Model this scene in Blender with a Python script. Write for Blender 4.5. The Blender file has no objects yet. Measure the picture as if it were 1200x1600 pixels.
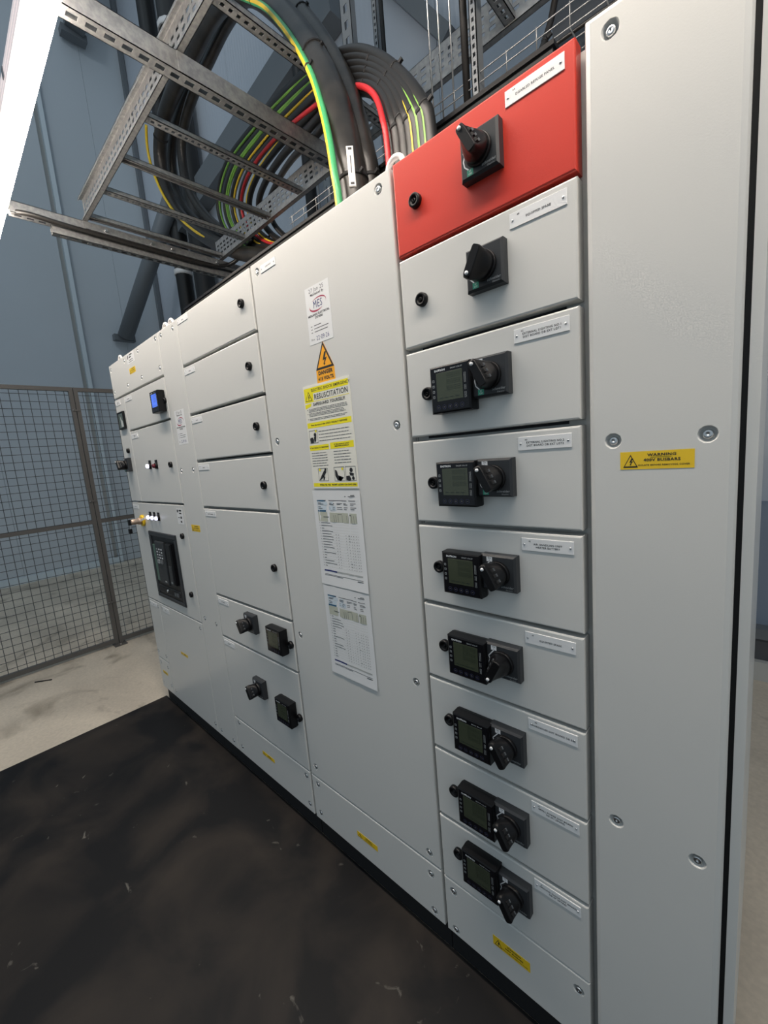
import bpy, bmesh, math, random
from mathutils import Vector, Matrix
from mathutils.geometry import delaunay_2d_cdt
random.seed(7)
S = bpy.context.scene
COL = S.collection
PI = math.pi

# ------------------------------------------------------------------ camera, world, lights, exposure
cd = bpy.data.cameras.new('camera'); cam = bpy.data.objects.new('camera', cd); COL.objects.link(cam)
cd.sensor_fit = 'HORIZONTAL'; cd.sensor_width = 36.0; cd.lens = 36.0 * 648.59 / 1200.0
cd.clip_start = 0.02; cd.clip_end = 100
_R = Vector((0.7340, 0.6738, -0.0840)); _U = Vector((-0.0350, 0.1610, 0.9863)); _F = Vector((-0.6780, 0.7210, -0.1423))
_F.normalize(); _R = (_R - _F * _R.dot(_F)).normalized(); _U = _R.cross(_F)
cam.matrix_world = Matrix(((_R.x, _U.x, -_F.x, 0.0), (_R.y, _U.y, -_F.y, -0.79), (_R.z, _U.z, -_F.z, 1.464), (0, 0, 0, 1)))
S.camera = cam

W = bpy.data.worlds.new('world'); S.world = W; W.use_nodes = True
bg = W.node_tree.nodes['Background']; bg.inputs[0].default_value = (0.72, 0.88, 1.0, 1); bg.inputs[1].default_value = 0.45
BATTEN_EMIT = 48.0
BATTEN_COL = (1.0, 0.885, 0.77)
ad = bpy.data.lights.new('wall_fill', 'AREA'); ad.shape = 'DISK'; ad.size = 1.2; ad.energy = 12; ad.color = (0.90, 0.96, 1.0); ad.spread = math.radians(80)
al = bpy.data.objects.new('wall_fill', ad); COL.objects.link(al); al.location = (-3.2, -2.6, 9.0)     # unseen fill light added above and left of the frame to brighten the walls
al.rotation_euler = (Vector((-7.4, 2.3, 5.6)) - al.location).to_track_quat('-Z', 'Y').to_euler()
S.view_settings.view_transform = 'Standard'; S.view_settings.look = 'None'
S.view_settings.gamma = 1.0; S.view_settings.exposure = 0.0; S.view_settings.use_curve_mapping = False

# ------------------------------------------------------------------ materials
def mat(name, col, rough=0.5, metal=0.0, spec=0.5, emit=None, estr=0.0, bump=None, var=None, coat=0.0):
    m = bpy.data.materials.new(name); m.use_nodes = True
    nt = m.node_tree; b = nt.nodes['Principled BSDF']
    b.inputs['Base Color'].default_value = (*col, 1); b.inputs['Roughness'].default_value = rough
    b.inputs['Metallic'].default_value = metal; b.inputs['Specular IOR Level'].default_value = spec
    b.inputs['Coat Weight'].default_value = coat
    if emit: b.inputs['Emission Color'].default_value = (*emit, 1); b.inputs['Emission Strength'].default_value = estr
    if bump or var:
        tc = nt.nodes.new('ShaderNodeNewGeometry')
    if var:      # (scale, dark colour, amount)
        n = nt.nodes.new('ShaderNodeTexNoise'); n.inputs['Scale'].default_value = var[0]; n.inputs['Detail'].default_value = 6
        nt.links.new(tc.outputs['Position'], n.inputs['Vector'])
        r = nt.nodes.new('ShaderNodeValToRGB'); r.color_ramp.elements[0].position = 0.35; r.color_ramp.elements[1].position = 0.65
        r.color_ramp.elements[0].color = (*var[1], 1); r.color_ramp.elements[1].color = (*col, 1)
        nt.links.new(n.outputs['Fac'], r.inputs['Fac']); nt.links.new(r.outputs['Color'], b.inputs['Base Color'])
    if bump:     # (scale, strength)
        n = nt.nodes.new('ShaderNodeTexNoise'); n.inputs['Scale'].default_value = bump[0]; n.inputs['Detail'].default_value = 2
        nt.links.new(tc.outputs['Position'], n.inputs['Vector'])
        bp = nt.nodes.new('ShaderNodeBump'); bp.inputs['Strength'].default_value = bump[1]; bp.inputs['Distance'].default_value = 0.001
        nt.links.new(n.outputs['Fac'], bp.inputs['Height']); nt.links.new(bp.outputs['Normal'], b.inputs['Normal'])
    return m

PAINT = mat('grey_paint', (0.655, 0.648, 0.622), 0.29, spec=0.5, bump=(420, 0.10))
FRAMEP = mat('frame_paint', (0.52, 0.52, 0.50), 0.45)
RED = mat('red_paint', (0.58, 0.040, 0.022), 0.36, bump=(420, 0.10))
BLACK = mat('black_plastic', (0.005, 0.005, 0.006), 0.36, spec=0.25)
BLACKM = mat('matt_black', (0.008, 0.008, 0.009), 0.7)
DGREY = mat('dark_grey_plastic', (0.030, 0.033, 0.037), 0.42, spec=0.3)
MGREY = mat('mid_grey_plastic', (0.10, 0.11, 0.12), 0.45)
GLASSB = mat('meter_glass', (0.006, 0.006, 0.008), 0.14, spec=0.3)
LCD = mat('lcd_screen', (0.050, 0.060, 0.038), 0.16)
LCDD = mat('lcd_segments', (0.018, 0.026, 0.018), 0.3)
BLUE = mat('lit_blue_screen', (0.02, 0.04, 0.2), 0.2, emit=(0.10, 0.22, 0.9), estr=0.9)
LAMPW = mat('lit_indicator_lens', (0.8, 0.8, 0.9), 0.2, emit=(0.72, 0.74, 1.0), estr=1.6)
WHITE = mat('white_laminate', (0.80, 0.80, 0.80), 0.35)
PAPER = mat('paper', (0.78, 0.78, 0.78), 0.45)
CREAM = mat('cream_board', (0.80, 0.78, 0.70), 0.4)
INK = mat('black_ink', (0.012, 0.012, 0.014), 0.5)
INKG = mat('grey_ink', (0.10, 0.10, 0.11), 0.5)
INKB = mat('blue_ink', (0.03, 0.12, 0.22), 0.5)
INKN = mat('navy_ink', (0.02, 0.03, 0.16), 0.5)
INKT = mat('table_tint', (0.50, 0.51, 0.42), 0.5)
INKL = mat('light_blue_tint', (0.62, 0.70, 0.76), 0.5)
INKR = mat('crimson_ink', (0.40, 0.03, 0.08), 0.5)
PRINTW = mat('white_print', (0.70, 0.72, 0.74), 0.4)
PRINTG = mat('silver_print', (0.30, 0.32, 0.33), 0.4)
GREEN = mat('green_print', (0.02, 0.28, 0.18), 0.4)
YEL = mat('yellow_sign', (0.85, 0.56, 0.02), 0.4)
ORANGE = mat('orange_sign', (0.95, 0.42, 0.015), 0.4)
LEMON = mat('lemon_print', (0.90, 0.78, 0.01), 0.4)
STEEL = mat('zinc_steel', (0.62, 0.63, 0.64), 0.28, metal=1.0)
GALV = mat('galvanised_steel', (0.40, 0.40, 0.395), 0.40, metal=0.75, var=(60, (0.28, 0.285, 0.29)))
GALVD = mat('dull_galvanised_steel', (0.32, 0.33, 0.34), 0.5, metal=0.5)
CABLE = mat('black_cable_sheath', (0.011, 0.010, 0.0095), 0.40, bump=(60, 0.15))
CABLEB = mat('thick_cable_sheath', (0.027, 0.024, 0.021), 0.36, bump=(45, 0.25), var=(14, (0.012, 0.011, 0.010)))
EARTHG = mat('earth_green', (0.06, 0.36, 0.14), 0.4)
EARTHY = mat('earth_yellow', (0.80, 0.55, 0.03), 0.4)
LIMEG = mat('lime_green_sheath', (0.20, 0.42, 0.06), 0.4)
CRED = mat('red_cable_sheath', (0.50, 0.02, 0.025), 0.4)
TUBEP = mat('brace_grey_paint', (0.15, 0.165, 0.18), 0.5)
FENCEM = mat('fence_grey_coating', (0.10, 0.095, 0.09), 0.5)
WIREM = mat('fence_wire_coating', (0.045, 0.05, 0.055), 0.5)
BRASS = mat('brass_lock', (0.55, 0.40, 0.30), 0.35, metal=0.6)
MAROON = mat('dark_red_lens', (0.12, 0.01, 0.02), 0.3)
HOUSE = mat('white_housing', (0.80, 0.77, 0.75), 0.4)
DIFF = mat('lit_diffuser', (0.9, 0.9, 0.9), 0.4, emit=BATTEN_COL, estr=BATTEN_EMIT)
CLADL = mat('pale_trim_paint', (0.62, 0.70, 0.75), 0.45)
DUCTM = mat('grey_duct_steel', (0.10, 0.105, 0.115), 0.55, metal=0.3)

def cladding(name, c1, c2, ribs):
    m = mat(name, c1, 0.5, var=(0.35, c2))
    nt = m.node_tree; b = nt.nodes['Principled BSDF']
    if ribs:
        g = nt.nodes.new('ShaderNodeNewGeometry'); w = nt.nodes.new('ShaderNodeTexWave'); w.wave_type = 'BANDS'; w.bands_direction = 'X'
        w.inputs['Scale'].default_value = ribs; nt.links.new(g.outputs['Position'], w.inputs['Vector'])
        bp = nt.nodes.new('ShaderNodeBump'); bp.inputs['Strength'].default_value = 0.35; bp.inputs['Distance'].default_value = 0.004
        nt.links.new(w.outputs['Fac'], bp.inputs['Height']); nt.links.new(bp.outputs['Normal'], b.inputs['Normal'])
    return m
WALLM = cladding('wall_cladding', (0.55, 0.60, 0.65), (0.51, 0.56, 0.60), 0)
WALLR = cladding('ribbed_cladding', (0.50, 0.54, 0.60), (0.46, 0.50, 0.56), 6.0)

def floor_mat():
    m = bpy.data.materials.new('concrete_floor'); m.use_nodes = True; nt = m.node_tree; b = nt.nodes['Principled BSDF']
    g = nt.nodes.new('ShaderNodeNewGeometry')
    def noise(sc, det, dist=0.0):
        n = nt.nodes.new('ShaderNodeTexNoise'); n.inputs['Scale'].default_value = sc; n.inputs['Detail'].default_value = det
        n.inputs['Distortion'].default_value = dist; nt.links.new(g.outputs['Position'], n.inputs['Vector']); return n
    def ramp(n, p0, c0, p1, c1):
        r = nt.nodes.new('ShaderNodeValToRGB'); e = r.color_ramp.elements
        e[0].position = p0; e[0].color = (*c0, 1); e[1].position = p1; e[1].color = (*c1, 1)
        nt.links.new(n.outputs['Fac'], r.inputs['Fac']); return r
    a = ramp(noise(1.6, 8, 0.6), 0.3, (0.55, 0.48, 0.39), 0.7, (0.78, 0.68, 0.55))
    st = ramp(noise(2.3, 10, 1.4), 0.56, (1, 1, 1), 0.72, (0.52, 0.50, 0.47))
    fi = ramp(noise(55, 4), 0.35, (0.88, 0.88, 0.88), 0.7, (1, 1, 1))
    prev = a
    for nx in (st, fi):
        mx = nt.nodes.new('ShaderNodeMix'); mx.data_type = 'RGBA'; mx.blend_type = 'MULTIPLY'; mx.inputs['Factor'].default_value = 1
        nt.links.new(prev.outputs[0] if prev.bl_idname != 'ShaderNodeMix' else prev.outputs[2], mx.inputs[6]); nt.links.new(nx.outputs[0], mx.inputs[7]); prev = mx
    nt.links.new(prev.outputs[2], b.inputs['Base Color']); b.inputs['Roughness'].default_value = 0.55
    return m
FLOORM = floor_mat()

def mat_rubber():
    m = bpy.data.materials.new('black_rubber'); m.use_nodes = True; nt = m.node_tree; b = nt.nodes['Principled BSDF']
    g = nt.nodes.new('ShaderNodeNewGeometry')
    def noise(sc, det, dist=0.0):
        n = nt.nodes.new('ShaderNodeTexNoise'); n.inputs['Scale'].default_value = sc; n.inputs['Detail'].default_value = det
        n.inputs['Distortion'].default_value = dist; nt.links.new(g.outputs['Position'], n.inputs['Vector']); return n
    r = nt.nodes.new('ShaderNodeValToRGB'); e = r.color_ramp.elements
    e[0].position = 0.42; e[0].color = (0.005, 0.005, 0.006, 1); e[1].position = 0.68; e[1].color = (0.034, 0.027, 0.022, 1)
    nt.links.new(noise(3.2, 9, 0.5).outputs['Fac'], r.inputs['Fac'])
    sp = nt.nodes.new('ShaderNodeValToRGB'); e = sp.color_ramp.elements
    e[0].position = 0.70; e[0].color = (0, 0, 0, 1); e[1].position = 0.78; e[1].color = (0.16, 0.15, 0.13, 1)
    nt.links.new(noise(16, 6, 0.8).outputs['Fac'], sp.inputs['Fac'])
    mx = nt.nodes.new('ShaderNodeMix'); mx.data_type = 'RGBA'; mx.blend_type = 'ADD'; mx.inputs['Factor'].default_value = 1
    nt.links.new(r.outputs[0], mx.inputs[6]); nt.links.new(sp.outputs[0], mx.inputs[7])
    nt.links.new(mx.outputs[2], b.inputs['Base Color']); b.inputs['Roughness'].default_value = 0.6
    b.inputs['Specular IOR Level'].default_value = 0.3
    return m
MATM = mat_rubber()

# ------------------------------------------------------------------ mesh builder
class MB:
    def __init__(s): s.v = []; s.f = []; s.m = []; s.sm = []; s.mats = []
    def mi(s, m):
        if m not in s.mats: s.mats.append(m)
        return s.mats.index(m)
    def add(s, vs, fs, m, smooth=False):
        o = len(s.v); k = s.mi(m); s.v += [tuple(p) for p in vs]
        for f in fs: s.f.append([i + o for i in f]); s.m.append(k); s.sm.append(smooth)
        return s
    def box(s, x0, x1, y0, y1, z0, z1, m):
        vs = [(x, y, z) for x in (x0, x1) for y in (y0, y1) for z in (z0, z1)]
        return s.add(vs, [(0, 1, 3, 2), (4, 6, 7, 5), (0, 4, 5, 1), (2, 3, 7, 6), (0, 2, 6, 4), (1, 5, 7, 3)], m)
    def rings(s, rings, m, caps=True, smooth=True, close=False):
        n = len(rings[0]); vs = [p for r in rings for p in r]; fs = []
        for i in range(len(rings) - 1 + (1 if close else 0)):
            a = i * n; b = ((i + 1) % len(rings)) * n
            for j in range(n): k = (j + 1) % n; fs.append((a + j, a + k, b + k, b + j))
        s.add(vs, fs, m, smooth)
        if caps and not close:
            s.add(rings[0], [tuple(range(n))[::-1]], m); s.add(rings[-1], [tuple(range(n))], m)
        return s
    def lathe_y(s, prof, cx, cz, m, n=20, cap=True):          # axis along y, profile (radius, y) from front to back
        rings = [[(cx + r * math.cos(2 * PI * i / n), y, cz + r * math.sin(2 * PI * i / n)) for i in range(n)] for r, y in prof]
        return s.rings(rings, m, caps=cap)
    def plate(s, x0, x1, z0, z1, y0, y1, m, c=0.003):         # box with bevelled front edge
        def r(d, y): return [(x0 + d, y, z0 + d), (x1 - d, y, z0 + d), (x1 - d, y, z1 - d), (x0 + d, y, z1 - d)]
        return s.rings([r(c, y0), r(0, y0 + c), r(0, y1)], m, smooth=False)
    def bar(s, a, b, w, h, m, up=(0, 0, 1)):                   # rectangular bar between two points
        a = Vector(a); b = Vector(b); d = (b - a).normalized(); u = Vector(up); sd = d.cross(u).normalized(); u = sd.cross(d)
        q = [sd * (w / 2 * i) + u * (h / 2 * j) for i, j in ((-1, -1), (1, -1), (1, 1), (-1, 1))]
        return s.rings([[a + k for k in q], [b + k for k in q]], m, smooth=False)
    def tube(s, pts, r, m, n=10, caps=True, seg=None):
        pts = [Vector(p) for p in pts]; t0 = (pts[1] - pts[0]).normalized()
        nrm = t0.orthogonal().normalized(); rings = []
        for i, p in enumerate(pts):
            t = (pts[min(i + 1, len(pts) - 1)] - pts[max(i - 1, 0)]).normalized()
            nrm = (nrm - t * nrm.dot(t)).normalized(); bn = t.cross(nrm)
            rings.append([p + (nrm * math.cos(2 * PI * j / n) + bn * math.sin(2 * PI * j / n)) * r for j in range(n)])
        if not seg: return s.rings(rings, m, caps=caps)
        vs = [p for q in rings for p in q]                     # striped: seg(j) gives a material
        for j in range(n):
            k = (j + 1) % n
            s.add([rings[i][q] for i in range(len(rings)) for q in (j, k)], [(2 * i, 2 * i + 1, 2 * i + 3, 2 * i + 2) for i in range(len(rings) - 1)], seg(j), True)
        return s
    def mesh(s, name):
        me = bpy.data.meshes.new(name); me.from_pydata([tuple(p) for p in s.v], [], s.f)
        for m in s.mats: me.materials.append(m)
        me.polygons.foreach_set('material_index', s.m); me.polygons.foreach_set('use_smooth', s.sm)
        bm = bmesh.new(); bm.from_mesh(me); bmesh.ops.remove_doubles(bm, verts=bm.verts, dist=1e-6) if len(s.v) < 40000 else None
        bmesh.ops.recalc_face_normals(bm, faces=bm.faces); bm.to_mesh(me); bm.free(); me.update()
        return me

def obj(name, me, parent=None, loc=(0, 0, 0), label=None, kind=None):
    if isinstance(me, MB): me = me.mesh(name)
    o = bpy.data.objects.new(name, me); COL.objects.link(o); o.location = loc
    if parent:
        o.parent = parent; p = parent
        while p: o.location -= p.location; p = p.parent     # loc is given in world space
    if label: o['label'] = label
    if kind: o['kind'] = kind
    return o
def tag(o, label, cat, group=None):
    o['label'] = label; o['category'] = cat
    if group: o['group'] = group
    return o
def thing(name, label, cat, loc=(0, 0, 0), group=None):
    o = bpy.data.objects.new(name, None); COL.objects.link(o); o.location = loc; o.empty_display_size = 0.05
    return tag(o, label, cat, group)

_tx = {}
def text_mesh(txt, size, m, bold=0.0, align='CENTER', line=1.0):
    key = (txt, round(size, 5), m.name, bold, align)
    if key in _tx: return _tx[key]
    c = bpy.data.curves.new('lettering', 'FONT'); c.body = txt; c.size = size; c.align_x = align; c.align_y = 'CENTER'
    c.resolution_u = 2; c.offset = bold; c.space_line = line; c.space_character = 1.12
    o = bpy.data.objects.new('lettering', c); COL.objects.link(o)
    bpy.context.view_layer.update()
    me = bpy.data.meshes.new_from_object(o.evaluated_get(bpy.context.evaluated_depsgraph_get()))
    bpy.data.objects.remove(o); bpy.data.curves.remove(c)
    me.materials.clear(); me.materials.append(m)
    me.transform(Matrix.Rotation(PI / 2, 4, 'X'))
    _tx[key] = me
    return me
def text(txt, size, m, parent, x, y, z, bold=0.0, align='CENTER', name='lettering', sx=1.0):
    o = obj(name, text_mesh(txt, size, m, bold, align), parent, (x, y, z)); o.scale = (sx, 1, 1); return o
def tris(mb, x, z, w, h, y, m, line=None):                    # upright triangle print
    mb.add([(x - w / 2, y, z), (x + w / 2, y, z), (x, y, z + h)], [(0, 1, 2)], m)
def bolt_print(mb, x, z, h, y, m):
    q = [(0.05, 1), (0.28, 1), (0.06, 0.55), (0.30, 0.60), (-0.02, 0.14), (0.10, 0.16), (-0.12, 0), (-0.14, 0.22), (-0.09, 0.19), (0.02, 0.45), (-0.22, 0.40)]
    mb.add([(x + a * h, y, z + b * h) for a, b in q], [tuple(range(len(q)))], m)
def rect(mb, x0, x1, z0, z1, y, m): mb.add([(x0, y, z0), (x1, y, z0), (x1, y, z1), (x0, y, z1)], [(0, 1, 2, 3)], m)
def spline(P, n=6):
    P = [Vector(p) for p in P]; out = []
    for i in range(len(P) - 1):
        p0, p1, p2, p3 = P[max(i - 1, 0)], P[i], P[i + 1], P[min(i + 2, len(P) - 1)]
        for k in range(n):
            t = k / n
            out.append(0.5 * ((2 * p1) + (p2 - p0) * t + (2 * p0 - 5 * p1 + 4 * p2 - p3) * t * t + (3 * p1 - p0 - 3 * p2 + p3) * t ** 3))
    return out + [P[-1]]

# ------------------------------------------------------------------ setting
def struct(name, mb, parent=None): return obj(name, mb, parent, kind='structure' if not parent else None)
struct('floor', MB().box(-9, 4, -6, 4, -0.15, 0, FLOORM))
HW = 11.0
wl = struct('wall_left', MB().box(-8.4, -8.08, -6, 2.6, 0, HW, FRAMEP))
y = -5.9
while y < 1.0:                                                 # wide cladding panels with narrow joints
    w = 1.16
    obj('panel', MB().plate(-1, 1, 0, HW, 0, 0.08, WALLM, 0.004), wl) if False else None
    y2 = min(y + w, 1.12)
    obj('panel', MB().box(-8.08, -8.0, y + 0.0015, y2 - 0.0015, 0, HW, WALLM), wl); y = y2
for a, b in ((1.184, 1.80), (1.80, 2.43)): obj('panel', MB().box(-8.08, -8.05, a + 0.0015, b - 0.0015, 0, HW, WALLM), wl)
struct('trim_1', MB().box(-8.08, -7.985, 1.125, 1.18, 0, HW, CLADL))
wb = struct('wall_back', MB().box(-8.4, 4, 2.48, 2.8, 0, HW, FRAMEP))
x = -8.04
while x < 3.5:
    obj('panel', MB().box(x + 0.002, x + 0.998, 2.44, 2.48, 0, HW, WALLR), wb); x += 1.0
struct('baseboard_left', MB().box(-7.999, -7.975, -6, 1.118, 0.0, 0.10, CLADL))
struct('trim_2', MB().box(-8.05, -7.97, 2.37, 2.43, 0, HW, TUBEP))
struct('baseboard_back', MB().box(-2.5, 3.6, 2.2, 2.44, 0.0, 0.11, FRAMEP).box(-2.5, 3.6, 2.24, 2.44, 0.11, 0.24, DUCTM).box(-2.5, 3.6, 2.22, 2.44, 0.24, 0.30, TUBEP))
struct('trim_3', MB().box(-2.5, 3.6, 2.3, 2.44, 0.30, 1.0, mat('blue_grey_lining', (0.22, 0.27, 0.35), 0.5)))

m_ = MB().box(-2.86, 1.2, -4.5, 0.0215, 0.0005, 0.005, MATM)
tag(obj('rubber_mat', m_), 'large black rubber floor mat with pale scuffs in front of the cabinets', 'mat')
tag(obj('floor_splinter', MB().bar((-3.93, -0.52, .004), (-3.86, -0.43, .004), .007, .006, BLACKM)), 'thin black sliver lying on the bare concrete before the fence', 'debris')

# ------------------------------------------------------------------ mesh fence
def fence(y0, y1, label):
    t = thing('mesh_fence_panel', label, 'fence', (-4.14, (y0 + y1) / 2, 0), 'wire mesh fence panels')
    X0, X1 = -4.155, -4.125
    for a in (y0, y1 - 0.028): obj('stile', MB().box(X0, X1, a, a + 0.028, 0.0, 2.185, FENCEM), t)
    for a, b, n in ((2.155, 2.185, 'top_rail'), (1.075, 1.105, 'middle_rail'), (0.02, 0.055, 'bottom_rail')):
        obj(n, MB().box(X0, X1, y0 + 0.028, y1 - 0.028, a, b, FENCEM), t)
    m = MB(); r = 0.0023; P = 0.0555
    yy = y0 + 0.028 + P * 0.6
    while yy < y1 - 0.03: m.tube([(-4.138, yy, 0.04), (-4.138, yy, 2.17)], r, WIREM, 5, False); yy += P
    zz = 0.055 + P * 0.6
    while zz < 2.15: m.tube([(-4.1415, y0 + 0.02, zz), (-4.1415, y1 - 0.02, zz)], r, WIREM, 5, False); zz += P * 1.02
    obj('wire_mesh', m, t, kind='stuff')
    return t
f1 = fence(-2.42, 0.084, 'wire mesh fence panel left of the joined grey posts')
f2 = fence(0.089, 2.18, 'wire mesh fence panel right of the joined posts, partly behind the cabinets')
for z in (0.38, 1.26, 2.0):
    obj('clip', MB().box(-4.124, -4.118, 0.060, 0.112, z, z + 0.012, FENCEM).lathe_y([(0.004, 0.06), (0.004, 0.066)], -4.117, z + 0.006, STEEL, 8), f1)
obj('foot_plate', MB().box(-4.17, -4.07, 0.04, 0.135, 0.0005, 0.008, FENCEM).box(-4.09, -4.08, 0.08, 0.092, 0.008, 0.018, STEEL), f1)

# ------------------------------------------------------------------ switchboard pieces
def panel_mesh(x0, x1, z0, z1, holes=(), y1=0.028, c=0.0030, m=PAINT, y0=0.0, R=0.0125):
    mb = MB()
    def rr(d, y): return [(x0 + d, y, z0 + d), (x1 - d, y, z0 + d), (x1 - d, y, z1 - d), (x0 + d, y, z1 - d)]
    mid = c * 0.3
    mb.rings([rr(c, y0), rr(mid, y0 + mid), rr(0, y0 + c), rr(0, y1)], m, caps=False, smooth=False)
    pts = [Vector((p[0], p[2])) for p in rr(c, y0)]; faces = [[0, 1, 2, 3]]; n = 20
    for hx, hz in holes:
        o = len(pts); pts += [Vector((hx + R * math.cos(2 * PI * i / n), hz + R * math.sin(2 * PI * i / n))) for i in range(n)]
        faces.append(list(range(o, o + n)))
    if not holes: mb.add([(p.x, y0, p.y) for p in pts], [(0, 1, 2, 3)], m)
    else:
        v, e, f, _, _, _ = delaunay_2d_cdt(pts, [], faces, 1, 1e-6)
        keep = []
        for q in f:
            cx = sum(v[i].x for i in q) / len(q); cz = sum(v[i].y for i in q) / len(q)
            if not any((cx - hx) ** 2 + (cz - hz) ** 2 < (R * 0.93) ** 2 for hx, hz in holes): keep.append(tuple(q))
        mb.add([(p.x, y0, p.y) for p in v], keep, m)
        for hx, hz in holes:
            mb.lathe_y([(R, y0), (R * 0.93, y0 + 0.0010), (R * 0.80, y0 + 0.0050), (R * 0.70, y0 + 0.0085), (0.0, y0 + 0.0090)], hx, hz, m, 20, False)
    return mb

_sc = {}
def shared(key, fn):
    if key not in _sc: _sc[key] = fn()
    return _sc[key]
def screw_mesh():
    return MB().lathe_y([(0.0, -0.0001), (0.0012, 0.0), (0.0012, -0.0016), (0.0052, -0.0016), (0.0068, -0.0006), (0.0070, 0.0075)], 0, 0, STEEL, 16).mesh('screw')
def add_screws(panel, holes):
    for hx, hz in holes: obj('screw', shared('screw', screw_mesh), panel, (hx, 0.0004, hz))
def cover(cab, x0, x1, z0, z1, holes=(), name='cover_panel', **k):
    p = obj(name, panel_mesh(x0, x1, z0, z1, holes, **k), cab); add_screws(p, holes); return p

def lock_mesh():
    return (MB().lathe_y([(0.0, -0.0035), (0.0028, -0.0035), (0.0028, -0.010), (0.0033, -0.010), (0.0033, -0.0035), (0.0075, -0.0035), (0.0078, -0.0095), (0.0115, -0.0110), (0.0140, -0.0095), (0.0145, 0.001)], 0, 0, BLACK, 22)).mesh('lock')
def add_lock(door, x, z): return obj('lock', shared('lock', lock_mesh), door, (x, 0, z))

def nameplate(cab, x0, x1, z0, z1, lines, code='', size=0.0053, label=None):
    p = obj('nameplate', shared(('np', round(x1 - x0, 3), round(z1 - z0, 3)), lambda: MB().plate(0, x1 - x0, 0, z1 - z0, -0.0016, 0.0002, WHITE, 0.0005).mesh('nameplate')), cab, (x0, 0, z0), label)
    zc = (z0 + z1) / 2; xc = (x0 + x1) / 2
    for xx in (x0 + 0.006, x1 - 0.006):
        obj('rivet', shared('rivet', lambda: MB().lathe_y([(0, -0.0016), (0.0014, -0.0014), (0.0023, -0.0002), (0.0023, 0.0004)], 0, 0, STEEL, 10).mesh('rivet')), p, (xx, -0.0017, zc))
    n = len(lines)
    for i, l in enumerate(lines):
        text(l, size, INK, p, xc + 0.002, -0.0018, zc - 0.0005 + (n - 1 - 2 * i) * size * 0.56 - (0.001 if code else 0), 0.00012)
    if code: text(code, size * 0.75, INK, p, x0 + 0.017, -0.0018, z1 - 0.0058, 0.0001)
    return p

# rotary handle: square plate, printed marks, tilted grip (ON leans up-left, OFF down-left)
def plate_mesh():
    h = 0.039
    return MB().rings([[(-a, y, -a), (a, y, -a), (a, y, a), (-a, y, a)] for a, y in ((h - 0.004, -0.021), (h, -0.0165), (h, 0.0))], DGREY, smooth=False).mesh('mounting_plate')
def grip_mesh():
    mb = MB(); n = 28
    mb.lathe_y([(0.0268, -0.0205), (0.0268, -0.0265), (0.0255, -0.028), (0, -0.028)], 0, 0, BLACK, n, False)
    def sec(y, L0, L1, w, p):                                     # superellipse along +z, longer towards the tip
        r = []
        for i in range(n):
            t = 2 * PI * i / n; c, s = math.cos(t), math.sin(t)
            X = w * math.copysign(abs(c) ** (2 / p), c); Z = math.copysign(abs(s) ** (2 / p), s); Z *= L1 if Z > 0 else L0
            r.append((X, y, Z))
        return r
    mb.rings([sec(-0.0275, 0.0255, 0.0265, 0.0250, 2), sec(-0.036, 0.0250, 0.0280, 0.0225, 2.1), sec(-0.045, 0.0250, 0.0300, 0.0160, 2.6),
              sec(-0.054, 0.0255, 0.0320, 0.0098, 4), sec(-0.063, 0.0255, 0.0310, 0.0086, 6), sec(-0.0665, 0.0245, 0.0270, 0.0076, 6)], BLACK)
    return mb.mesh('grip')
def slots_mesh():
    mb = MB()
    for k in (-1, 0, 1): mb.box(0.0090, 0.0125, -0.058, -0.050, k * 0.0125 - 0.0035, k * 0.0125 + 0.0035, BLACKM).box(0.0105, 0.0150, -0.0505, -0.0480, k * 0.0125 - 0.003, k * 0.0125 + 0.003, MGREY)
    return mb.mesh('padlock_slots')
def marks_mesh():
    mb = MB(); y = -0.02115
    P = [(-0.0185, 0.0245), (-0.0315, 0.009), (-0.0285, 0.002), (-0.0315, -0.006), (-0.0295, -0.016), (-0.0215, -0.0235)]
    for a, b in zip(P, P[1:]):
        d = Vector((b[0] - a[0], b[1] - a[1])).normalized() * 0.0011
        mb.add([(a[0] - d.y, y, a[1] + d.x), (a[0] + d.y, y, a[1] - d.x), (b[0] + d.y, y, b[1] - d.x), (b[0] - d.y, y, b[1] + d.x)], [(0, 1, 2, 3)], PRINTW)
    return mb.mesh('printed_marks')
def rotary(cab, x, z, on=True, label=None):
    pl = obj('rotary_switch', shared('rp', plate_mesh), cab, (x, 0, z), label)
    obj('printed_arc', shared('rm', marks_mesh), pl, (x, 0, z))
    for nm, z0_, z1_, m_ in (('on_label', 0.0245, 0.0345, PRINTW), ('off_label', -0.0345, -0.0235, GREEN)):
        obj(nm, shared(nm, lambda: MB().box(-0.0250, -0.0120, -0.02115, -0.0209, z0_, z1_, m_).mesh(nm)), pl, (x, 0, z))
    text('On\n1', 0.0052, INK, pl, x - 0.0185, -0.0213, z + 0.0295, 0.0001); text('O\nOff', 0.0048, PRINTW, pl, x - 0.0185, -0.0213, z - 0.029)
    text('Schneider', 0.0066, PRINTG, pl, x + 0.020, -0.0213, z - 0.0275, 0.0001, sx=0.95); text('Electric', 0.0042, PRINTG, pl, x + 0.024, -0.0213, z - 0.0335)
    a = math.radians(-28 if on else -152)
    g = obj('grip', shared('rg', grip_mesh), pl, (x, 0, z)); g.rotation_euler = (0, a, 0)
    s_ = obj('padlock_slots', shared('rs', slots_mesh), pl, (x, 0, z)); s_.rotation_euler = (0, a, 0)
    d = obj('pointer_dot', shared('rd', lambda: MB().lathe_y([(0, -0.0690), (0.0034, -0.0688), (0.0037, -0.064)], 0, 0.0225, PRINTW, 12).mesh('pointer_dot')), pl, (x, 0, z), 'white dot'); d.rotation_euler = (0, a, 0)
    return pl

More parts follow.
